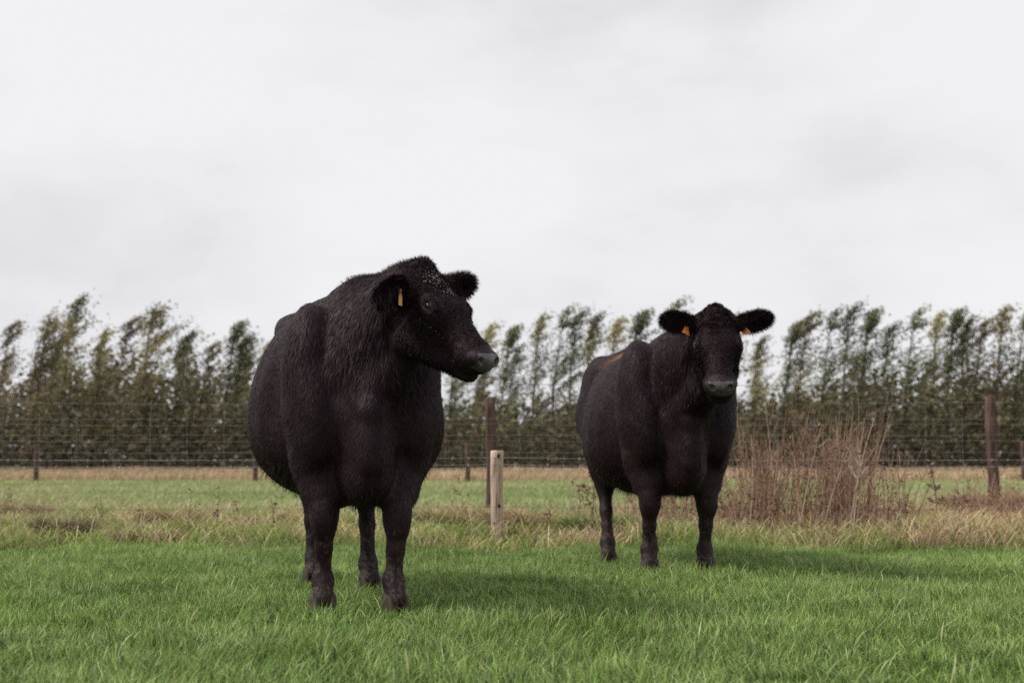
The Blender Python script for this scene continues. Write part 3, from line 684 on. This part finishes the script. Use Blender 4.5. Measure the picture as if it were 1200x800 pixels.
    for sd, ev in ((1, head['earL']), (-1, head['earR'])):
        base = Hp(.015, sd*.085, -.075); e1 = hx*ev[0]+hl*sd*ev[1]+hz*ev[2]; e1 /= np.linalg.norm(e1)
        open_ = hx*ev[3]+hl*sd*ev[4]+hz*ev[5]; open_ -= open_.dot(e1)*e1; open_ /= np.linalg.norm(open_); e2 = np.cross(e1, open_)
        fd.cone(base-e1*.02, base+e1*.06, .034*hs, .028*hs, .03)
        es = head.get('ear', 1)
        fd.ell(base+e1*.122*es*hs, H3((.098*es, .054*es, .018)), np.array([e1, e2, open_]), .02)
        fd.ell(base+e1*.122*es*hs+open_*.018*hs, H3((.076*es, .038*es, .017)), np.array([e1, e2, open_]), .010, True)
        earinfo.append((base, e1, e2, open_))
    # legs
    for nm, f in feet.items():
        f = np.array(f, float); sd = 1 if nm[1] == 'L' else -1
        yaw = f[3] if len(f) > 3 else 0; f3 = np.array([f[0], f[1], 0])
        fdw = fx*math.cos(yaw)+lf*math.sin(yaw)
        up = np.array([0, 0, 1.])
        if nm[0] == 'F':
            sh = Lp(1.30, sd*.165, .78); knee = f3*.80+Lp(1.33, sd*.16, 0)*.20+up*.365+fx*.015; el = Lp(1.27, sd*.165, .60)*.75+np.array([f3[0], f3[1], .60])*.25
            mid = (el+knee)/2+fx*.005
            fd.chain([sh, el, mid, knee+up*.06], [.145, .112, .072, .047], .05)
            fd.ell(knee, (.052, .049, .066), np.array([fdw, np.cross(up, fdw), up]), .05)
            fet = f3-fdw*.03+up*.135
            fd.chain([knee, knee*.55+fet*.45, fet], [.043, .031, .034], .03); fd.ell(fet, (.041, .039, .045), np.array([fdw, np.cross(up, fdw), up]), .02)
            fd.cone(fet, f3+fdw*.012+up*.062, .038, .042, .02)
        else:
            hip = Lp(.26, sd*.155, .86); sti = Lp(.46, sd*.19, .66)*.8+np.array([f3[0], f3[1], .66])*.2
            hock = f3-fx*.075+up*.45; hock = hock*.85+Lp(.10, sd*.14, .45)*.15
            fd.chain([hip, sti, sti*.45+hock*.55, hock+up*.02], [.17, .12, .078, .05], .06)
            fd.cone(hip-fx*.08, hock+up*.05-fx*.01, .12, .034, .05)
            fd.ell(hock, (.052, .040, .062), np.array([fdw, np.cross(up, fdw), up]), .03)
            fet = f3-fdw*.035+up*.135
            fd.chain([hock, hock*.55+fet*.45, fet], [.044, .033, .036], .03); fd.ell(fet, (.041, .039, .045), np.array([fdw, np.cross(up, fdw), up]), .02)
            fd.cone(fet, f3+fdw*.012+up*.062, .038, .042, .02)
    if 'udder' in head: fd.ell(Lp(.42, 0, .5), (.16, .13, .12), np.array([fx, lf, [0, 0, 1]]), .06)
    V, Q = surface_nets(fd)
    # small smoothing + coat lumps
    nn, _ = vnormals(V, Q)
    wv = fbm(V[:, 0]*9+V[:, 2]*7, V[:, 1]*9-V[:, 2]*8, seed)-.5; inh = ((V-HP)@hx)
    V = V+nn*(wv*.008)[:, None]
    nn, ar = vnormals(V, Q)
    rg = np.random.default_rng(seed)
    root = empty('cow', tuple(Lp(.75, 0, 0))); org = Lp(.75, 0, 0)
    tag(root, label, 'cow', 'black cattle standing in the pasture')
    def coat_col(Pn, n):
        base = np.tile(np.array([.0155, .0058, .0082]), (n, 1)); return base
    C = coat_col(V, len(V))
    def s_of(P_): return (P_-O)@fx
    def y_of(P_): return (P_-O)@lf
    def colour(P_, C):
        s, y, z = s_of(P_), y_of(P_), P_[:, 2]
        # brown tinge on the flank and the shoulder ridge
        tn = fbm(s*6, z*6+y*3, seed+5); fl = np.clip((tn-.56)*5, 0, 1)[:, None]; C = C*(1-fl*.5)+np.array([.022, .012, .010])*fl*.5
        # mud splashes on the lower legs
        md = fbm(P_[:, 0]*95+P_[:, 1]*80, z*85, seed+8, 2); mm = ((md > .60) & (z < .34) & (rg.random(len(z)) < .8*np.clip((.40-z)/.2, 0, 1)))
        C[mm] = np.array([.060, .042, .033])
        if patch:
            for (pp, rad, cc) in patch:
                pp = np.asarray(pp); a_, b_ = pp[0], pp[1]; ba = b_-a_; t = np.clip(((P_-a_)@ba)/ba.dot(ba), 0, 1); d = np.linalg.norm(P_-a_-t[:, None]*ba, axis=1)
                wgt = np.clip(1.25-d/rad+.5*(fbm(s*14, y*30, 3)-.5), 0, 1)[:, None]; C = C*(1-wgt)+np.array(cc)*wgt
        return C
    C = colour(V, C)
    hx_, hy_, hz_ = (V-HP)@hx/hs, (V-HP)@hl/hs, (V-HP)@hz/hs
    body = mesh_obj('body', V, Q, M['hide'], root, colors=C, org=org)
    if len(body.data.materials) == 1: body.data.materials.append(M['nose'])
    fc = V[Q].mean(1); fhx, fhy, fhz = (fc-HP)@hx/hs, (fc-HP)@hl/hs, (fc-HP)@hz/hs
    nosef = (fhx-.9*(fhz+.066)**2*8 > .452) & (np.abs(fhy)+.3*np.abs(fhz+.06) < .066) & (fhz > -.094) & (fhx < .56)
    body.data.polygons.foreach_set('material_index', nosef.astype(np.int32)); body.data.update()
    # fur -------------------------------------------------------------
    def smp(nf, wfun):
        wq = ar*wfun(fc); p = wq/wq.sum(); qi = rg.choice(len(Q), nf, p=p); u = rg.random((nf, 1)); v = rg.random((nf, 1))
        A = V[Q[qi]]; Pt = (A[:, 0]*(1-u)+A[:, 1]*u)*(1-v)+(A[:, 3]*(1-u)+A[:, 2]*u)*v
        nr = nn[Q[qi]].mean(1); nr /= np.linalg.norm(nr, axis=1)[:, None]+1e-9
        return Pt, nr
    qn = nn[Q].mean(1)
    def camw(P_):
        vd = -P_+np.array([0, 0, CH]); vd /= np.linalg.norm(vd, axis=1)[:, None]; return .22+np.clip((qn*vd).sum(1)+.45, 0, .8)
    def region(P_):
        return (P_-HP)@hx/hs, (P_-HP)@hl/hs, (P_-HP)@hz/hs
    def notbare(P_):
        a, b, c = region(P_); nb = ~((a > .452) & (np.abs(b) < .07) & (a < .58) & (c > -.092)); eye = ((a-.176)**2+(np.abs(b)-.112)**2+(c+.046)**2) < .023**2
        return nb & ~eye
    def unit(a): return a/(np.linalg.norm(a, axis=1)[:, None]+1e-9)
    Ps, Ns = smp(nfur, lambda P_: camw(P_)*notbare(P_)*(1+2.0*(np.linalg.norm(P_-HP, axis=1) < .5)))
    s = s_of(Ps); z = Ps[:, 2]; a, b, c = region(Ps); inhead = np.clip((.34-np.linalg.norm(Ps-Hp(.22, 0, -.1), axis=1))/.08, 0, 1)
    flow = -fx[None]*.8+np.array([0, 0, -1.0])[None]+lf[None]*(np.sign(y_of(Ps))*.2)[:, None]
    neckw = np.clip((s-1.25)/.15, 0, 1)*np.clip((z-.75)/.15, 0, 1)*(1-inhead)
    flow = flow*(1-neckw[:, None]*.75)+np.array([0, 0, -1.6])*neckw[:, None]
    flow = flow*(1-inhead[:, None])+(-hx[None]*.9+np.array([0, 0, -.6]))*inhead[:, None]
    sw = fbm(s*5+z*3, z*5-s*2, seed+31)-.5; flow = flow+fx[None]*(sw*1.4)[:, None]+rg.normal(0, .16, Ps.shape)
    flow = flow-(flow*Ns).sum(1)[:, None]*Ns; d = unit(flow)
    ln = rg.uniform(.012, .022, len(Ps))*(1-inhead*.45)+neckw*rg.uniform(.0, .022, len(Ps))*mane
    lowleg = np.clip((.5-z)/.2, 0, 1); ln *= (1-.45*lowleg)
    Ch = np.tile(np.array([.0155, .0058, .0082]), (len(Ps), 1)); Ch = colour(Ps, Ch)*rg.uniform(.6, 1.5, (len(Ps), 1))
    tipg = rg.random(len(Ps)) < .04; Ch[tipg] += np.array([.030, .019, .018])  # a few paler strands: highlights put into the coat colour
    R1 = ribbons(Ps-Ns*.001, Ns, unit(d+Ns*(.10+.10*rg.random((len(Ps), 1)))), ln, rg.uniform(.0012, .0024, len(Ps)), rg.uniform(.02, .10, len(Ps)), Ch)
    sets = [R1]
    # long locks: poll tuft, crest, ears, neck locks, belly fringe, hocks
    def lock(nf, wf, dirf, l0, l1, curl=(.0, .4), w0=.0014, cl=(.016, .0070, .0090), tipb=.06, streak=0):
        Pt, Nr = smp(nf, wf); D = unit(dirf(Pt, Nr)+rg.normal(0, .22, Pt.shape)); Ln = rg.uniform(l0, l1, nf)
        Cc = np.tile(np.array(cl), (nf, 1))*rg.uniform(.5, 1.6, (nf, 1)); tg = rg.random(nf) < tipb
        if streak: tg = tg | ((fbm(y_of(Pt)*55+s_of(Pt)*12, Pt[:, 2]*2.2+0*Pt[:, 0], seed+3, 2) > .60) & (rg.random(nf) < .55))
        Cc[tg] += np.array([.032, .019, .021])  # paler locks, streaked on the neck: sheen painted as hair colour
        sets.append(ribbons(Pt, Nr, D, Ln, rg.uniform(w0*.6, w0*1.5, nf), rg.uniform(curl[0], curl[1], nf), Cc))
    def wpoll(P_):
        a, b, c = region(P_); return np.exp(-((a+.01)**2+b**2*.6+(c+.02)**2)/.0035)*(c > -.12)+.25*np.exp(-((a-.07)**2+b**2)/.004)*(c > -.06)+1e-9
    def cl_dir(Pt, Nr):
        k = np.stack([fbm(Pt[:, 0]*70, Pt[:, 2]*70, 5)-.5, fbm(Pt[:, 1]*70, Pt[:, 2]*70, 6)-.5, fbm(Pt[:, 0]*70, Pt[:, 1]*70, 7)-.5], 1)
        return Nr*.25+hx[None]*.5+k*2.6
    lock(9000*int(head.get('tuft', 1)), wpoll, cl_dir, .005, .016, (.05, .5), .0012)
    for (base, e1, e2, op) in earinfo:
        def wear(P_, base=base, e1=e1):
            t = (P_-base)@e1; dd = np.linalg.norm(P_-base-np.clip(t, 0, .24)[:, None]*e1, axis=1); return (t > .03)*(dd < .075)+1e-9
        def edir(Pt, Nr, base=base, e1=e1, e2=e2, op=op):
            y = (Pt-base)@e2; return e1[None]*.55+Nr*.5+e2[None]*(np.clip(y/.05, -1, 1))[:, None]*.55+np.array([0, 0, -.15])
        lock(14000, wear, edir, .008, .032, (0, .2), .0010, (.019, .0085, .0105))
    def wcrest(P_):
        a = Lp(1.28, 0, zt); b_ = Hp(-.06, 0, -.0); ba = b_-a; t = np.clip(((P_-a)@ba)/ba.dot(ba), 0, 1); dd = np.linalg.norm(P_-a-t[:, None]*ba, axis=1)
        return np.exp(-(dd/.06)**2)*(qn[:, 2] > .2)+1e-9
    lock(5000, wcrest, lambda Pt, Nr: Nr*1.0-fx[None]*.3+rg.normal(0, .25, Pt.shape), .006, .024*mane, (0, .2), .0010)
    def wneck(P_):
        s_ = s_of(P_); a_, b_, c_ = region(P_); nh = (np.linalg.norm(P_-Hp(.24, 0, -.1), axis=1) > .26) & ~((a_ > .04) & (c_ > -.29) & (np.abs(b_) < .17) & (a_ < .6)); return np.clip((s_-1.30)/.2, 0, 1)*np.clip((P_[:, 2]-.88)/.25, 0, 1)*np.clip((.27-np.abs(y_of(P_)))/.08, .06, 1)**(1 if abs(hy) < .5 else 1)*nh*camw(P_)+1e-9
    def ndir(Pt, Nr):
        ang = 1.0*(fbm(Pt[:, 0]*13, Pt[:, 1]*13+Pt[:, 2]*2, seed+9)-.5); return np.array([0, 0, -1.])[None]+lf[None]*ang[:, None]*.7+Nr*.13
    lock(int(15000*mane), wneck, ndir, .026, .026+.036*mane, (0, .012), .0013, (.0145, .0062, .0085), .03, streak=1)
    def wbelly(P_): return (qn[:, 2] < -.3)*(P_[:, 2] > .36)*(P_[:, 2] < .6)*(s_of(P_) > .5)*1.0+1e-9
    lock(3500, wbelly, lambda Pt, Nr: np.array([0, 0, -1.])[None]-fx[None]*.3+rg.normal(0, .15, Pt.shape), .012, .035, (0, .2))
    # face fuzz
    def wfacef(P_):
        a, b, c = region(P_); return ((a > -.02) & (a < .42) & (np.abs(b) < .14) & (c > -.26) & notbare(P_))*camw(P_)+1e-9
    lock(24000, wfacef, lambda Pt, Nr: hx[None]*.8*np.sign(((Pt-HP)@hx/hs)-.12)[:, None]+Nr*.35+rg.normal(0, .12, Pt.shape), .005, .013, (0, .25), .0012, (.0135, .0054, .0075), .05)
    o = 0; Vs, Qs, Ts, Cs = [], [], [], []
    for V_, Q_, T_, C_ in sets: Vs.append(V_); Qs.append(Q_+o); Ts.append(T_+o); Cs.append(C_); o += len(V_)
    mesh_obj('coat', np.concatenate(Vs), [np.concatenate(Qs), np.concatenate(Ts)], M['hair'], root, colors=np.concatenate(Cs), org=org, smooth=True)
    # eyes
    for sd in (1, -1):
        c0 = Hp(.180, sd*.0975, -.0485); n1, n2_ = 10, 16; V_ = []
        for i_ in range(n1+1):
            for j_ in range(n2_):
                th_, ph_ = math.pi*i_/n1, 2*math.pi*j_/n2_; V_.append(c0+.0215*hs*np.array([math.sin(th_)*math.cos(ph_), math.sin(th_)*math.sin(ph_), math.cos(th_)]))
        Q_ = [(i_*n2_+j_, (i_+1)*n2_+j_, (i_+1)*n2_+(j_+1) % n2_, i_*n2_+(j_+1) % n2_) for i_ in range(n1) for j_ in range(n2_)]
        mesh_obj('eye', np.array(V_), np.array(Q_), M['eye'], root, org=org)
    # hooves: two claws each
    for nm, f in feet.items():
        f = np.array(f, float); yaw = f[3] if len(f) > 3 else 0; fdw = fx*math.cos(yaw)+lf*math.sin(yaw); sdv = np.cross([0, 0, 1.], fdw); f3 = np.array([f[0], f[1], float(gh(f[0], f[1]))])
        Vh, Qh, Th = [], [], []
        for cl in (-1, 1):
            o_ = len(Vh); prof = [(.0, 1.0), (.035, .93), (.07, .80), (.085, .6)]
            for (z_, sc_) in prof:
                for j_ in range(12):
                    t = 2*math.pi*j_/12; lx = math.cos(t)*(.062 if math.cos(t) > 0 else .042)*sc_+.012-.28*z_; ly = math.sin(t)*.027*sc_*(1-.25*max(0, math.cos(t)))+cl*.0285
                    Vh.append(f3+fdw*lx+sdv*ly+np.array([0, 0, z_]))
            for r_ in range(3):
                for j_ in range(12): Qh.append((o_+r_*12+j_, o_+r_*12+(j_+1) % 12, o_+(r_+1)*12+(j_+1) % 12, o_+(r_+1)*12+j_))
            Vh.append(f3+fdw*-.01+sdv*cl*.0285+np.array([0, 0, .088])); c_ = len(Vh)-1
            for j_ in range(12): Th.append((o_+36+j_, o_+36+(j_+1) % 12, c_))
        mesh_obj('hoof', np.array(Vh), [np.array(Qh), np.array(Th)], M['hoof'], root, org=org)
    # tags
    for (ei, shape, t0, voff, drop, sg) in tagspec:
        base, e1, e2, op = earinfo[0 if ei == 'L' else 1]; op = op*sg
        c0 = base+e1*t0*hs+op*(.016 if sg > 0 else .034)+np.array([0, 0, voff]); dn = np.array([0, 0, -1.])+e1*drop; dn /= np.linalg.norm(dn)
        sidev = np.cross(dn, op); sidev /= np.linalg.norm(sidev); nrm = np.cross(sidev, dn)
        out2 = [np.array(p) for p in shape]; th_ = .0022
        V_ = [c0+sidev*p[0]+dn*p[1]+nrm*th_*k for k in (0, 1) for p in out2]; n_ = len(out2)
        bmq = [(i_, (i_+1) % n_, n_+(i_+1) % n_, n_+i_) for i_ in range(n_)]
        me = bpy.data.meshes.new('ear_tag'); me.from_pydata([tuple(v-org) for v in V_], [], [tuple(range(n_))[::-1], tuple(range(n_, 2*n_))]+bmq); me.materials.append(M['tag2' if sg > 0 else 'tag'])
        o_ = bpy.data.objects.new('ear_tag', me); col.objects.link(o_); o_.parent = root
        an = np.linspace(0, 2*math.pi, 11)[:-1]; bc = c0+dn*.006+nrm*(th_+.001)
        V_ = [bc+nrm*.003]+[bc+sidev*.0055*math.cos(t)+dn*.0055*math.sin(t) for t in an]
        mesh_obj('stud', np.array(V_), np.array([(0, 1+i_, 1+(i_+1) % 10) for i_ in range(10)]), M['tag'], o_, org=org)
    # crust flakes on the face
    if flakes:
        Vs, Ts = [], []; o_ = 0
        for (a0, b0_, c0_, sa, sb, nfl, size) in flakes:
            pts = np.array([Hp(a0+rg.normal(0, sa), b0_+rg.normal(0, sb), c0_) for _ in range(nfl)])
            for p in pts:
                i_ = np.argmin(((V-p)**2).sum(1)); q = V[i_]+nn[i_]*.006; n_ = nn[i_]; u_ = np.cross(n_, rg.normal(size=3)); u_ /= np.linalg.norm(u_); v_ = np.cross(n_, u_); s_ = size*rg.uniform(.4, 1.3)
                m_ = 6; ring = [q+(u_*math.cos(2*math.pi*k/m_)+v_*.6*math.sin(2*math.pi*k/m_))*s_*rg.uniform(.6, 1.1) for k in range(m_)]
                Vs += [q+n_*.003]+ring; Ts += [(o_, o_+1+k, o_+1+(k+1) % m_) for k in range(m_)]; o_ += m_+1
        mf = mesh_obj('mud_flakes', np.array(Vs), np.array(Ts), M['crust'], root, org=org, smooth=False); mf['kind'] = 'stuff'; mf['label'] = 'crumbs of dried pale mud stuck to the forehead and cheek'
    return root

def foot(px, py, Yd): p = Wd(px, 600, Yd); return (p[0], Yd, 0)
T1 = [(-.06, 1.16, .92, .10, 1.05), (.02, 1.25, .80, .20, 1.02), (.14, 1.325, .68, .255, .98), (.30, 1.35, .58, .30, .93), (.42, 1.345, .54, .325, .90), (.56, 1.335, .485, .375, .85), (.72, 1.33, .45, .42, .78), (.88, 1.33, .43, .425, .76),
      (1.0, 1.32, .44, .39, .79), (1.12, 1.33, .47, .305, .84), (1.24, 1.34, .52, .225, .90), (1.36, 1.29, .56, .175, .92), (1.48, 1.16, .60, .13, .88), (1.56, 1.0, .64, .09, .82)]
th1 = R(14); F1 = np.array([-.605, 5.75]); O1 = F1-1.33*np.array([math.sin(th1), -math.cos(th1)])
tagA = [(-.007, 0), (.007, 0), (.008, .018), (.0145, .026), (.0155, .062), (-.012, .064), (-.012, .026), (-.007, .018)]
make_cow('larger black cow standing with head turned right, single orange ear tag', O1, th1, T1,
         {'FR': (*foot(380, 0, 5.66)[:2], 0, -.05), 'FL': (*foot(464, 0, 5.62)[:2], 0, .15), 'HL': (*foot(434, 0, 6.55)[:2], 0, .1), 'HR': (*foot(368, 0, 6.95)[:2], 0, -.1)},
         dict(poll=Wd(503, 315, 5.42), yaw=R(52), pitch=R(46), roll=R(3), scale=.96, earL=(-.02, .95, .06, .9, -.25, .2), earR=(.30, .85, -.10, -.5, .8, -.3), udder=1),
         [('R', tagA, .10, .02, .0, -1)], patch=[((Wd(400, 348, 6.1), Wd(345, 385, 6.5)), .07, (.035, .016, .014))], flakes=[(.06, -.02, .0, .028, .026, 90, .0038), (.12, .02, .0, .03, .012, 34, .0032), (.24, -.12, -.10, .035, .025, 16, .0022)], seed=11)

sc = .94
T2 = [(a*1.0, b*sc, c*sc, d*.93, e*sc) for a, b, c, d, e in T1]
th2 = R(9); F2 = np.array([.875, 7.6]); O2 = F2-1.30*np.array([math.sin(th2), -math.cos(th2)])
M['tag2'] = noise_mat('deep_orange_ear_tag', (.85, .24, .04), (.92, .32, .07), 20, .45, bump=0)
tagB = [(-.003, 0), (.015, -.004), (.024, .034), (-.018, .038)]
def L2(s, y, z): return np.array([O2[0]+math.sin(th2)*s+math.cos(th2)*y, O2[1]-math.cos(th2)*s+math.sin(th2)*y, z])
make_cow('smaller black cow facing the camera with two orange ear tags', O2, th2, T2,
         {'FR': (*foot(761, 0, 7.5)[:2], 0, -.05), 'FL': (*foot(827, 0, 7.55)[:2], 0, .0), 'HR': (*foot(713, 0, 8.15)[:2], 0, -.1), 'HL': (*foot(763, 0, 8.6)[:2], 0, .1)},
         dict(poll=Wd(840, 366, 7.0), yaw=R(-5), pitch=R(48), scale=.98, earL=(-.05, .95, .22, .9, -.15, .25), earR=(-.05, .95, .20, .9, -.15, .25), tuft=2, ear=.9),
         [('L', tagB, .06, -.012, .3, 1), ('R', tagB, .06, -.012, .3, 1)], patch=[((Wd(752, 399, 7.95), Wd(720, 416, 8.25)), .095, (.13, .045, .022)), ((Wd(750, 400, 7.95), Wd(728, 411, 8.15)), .075, (.30, .10, .04))], seed=23, mane=.55)
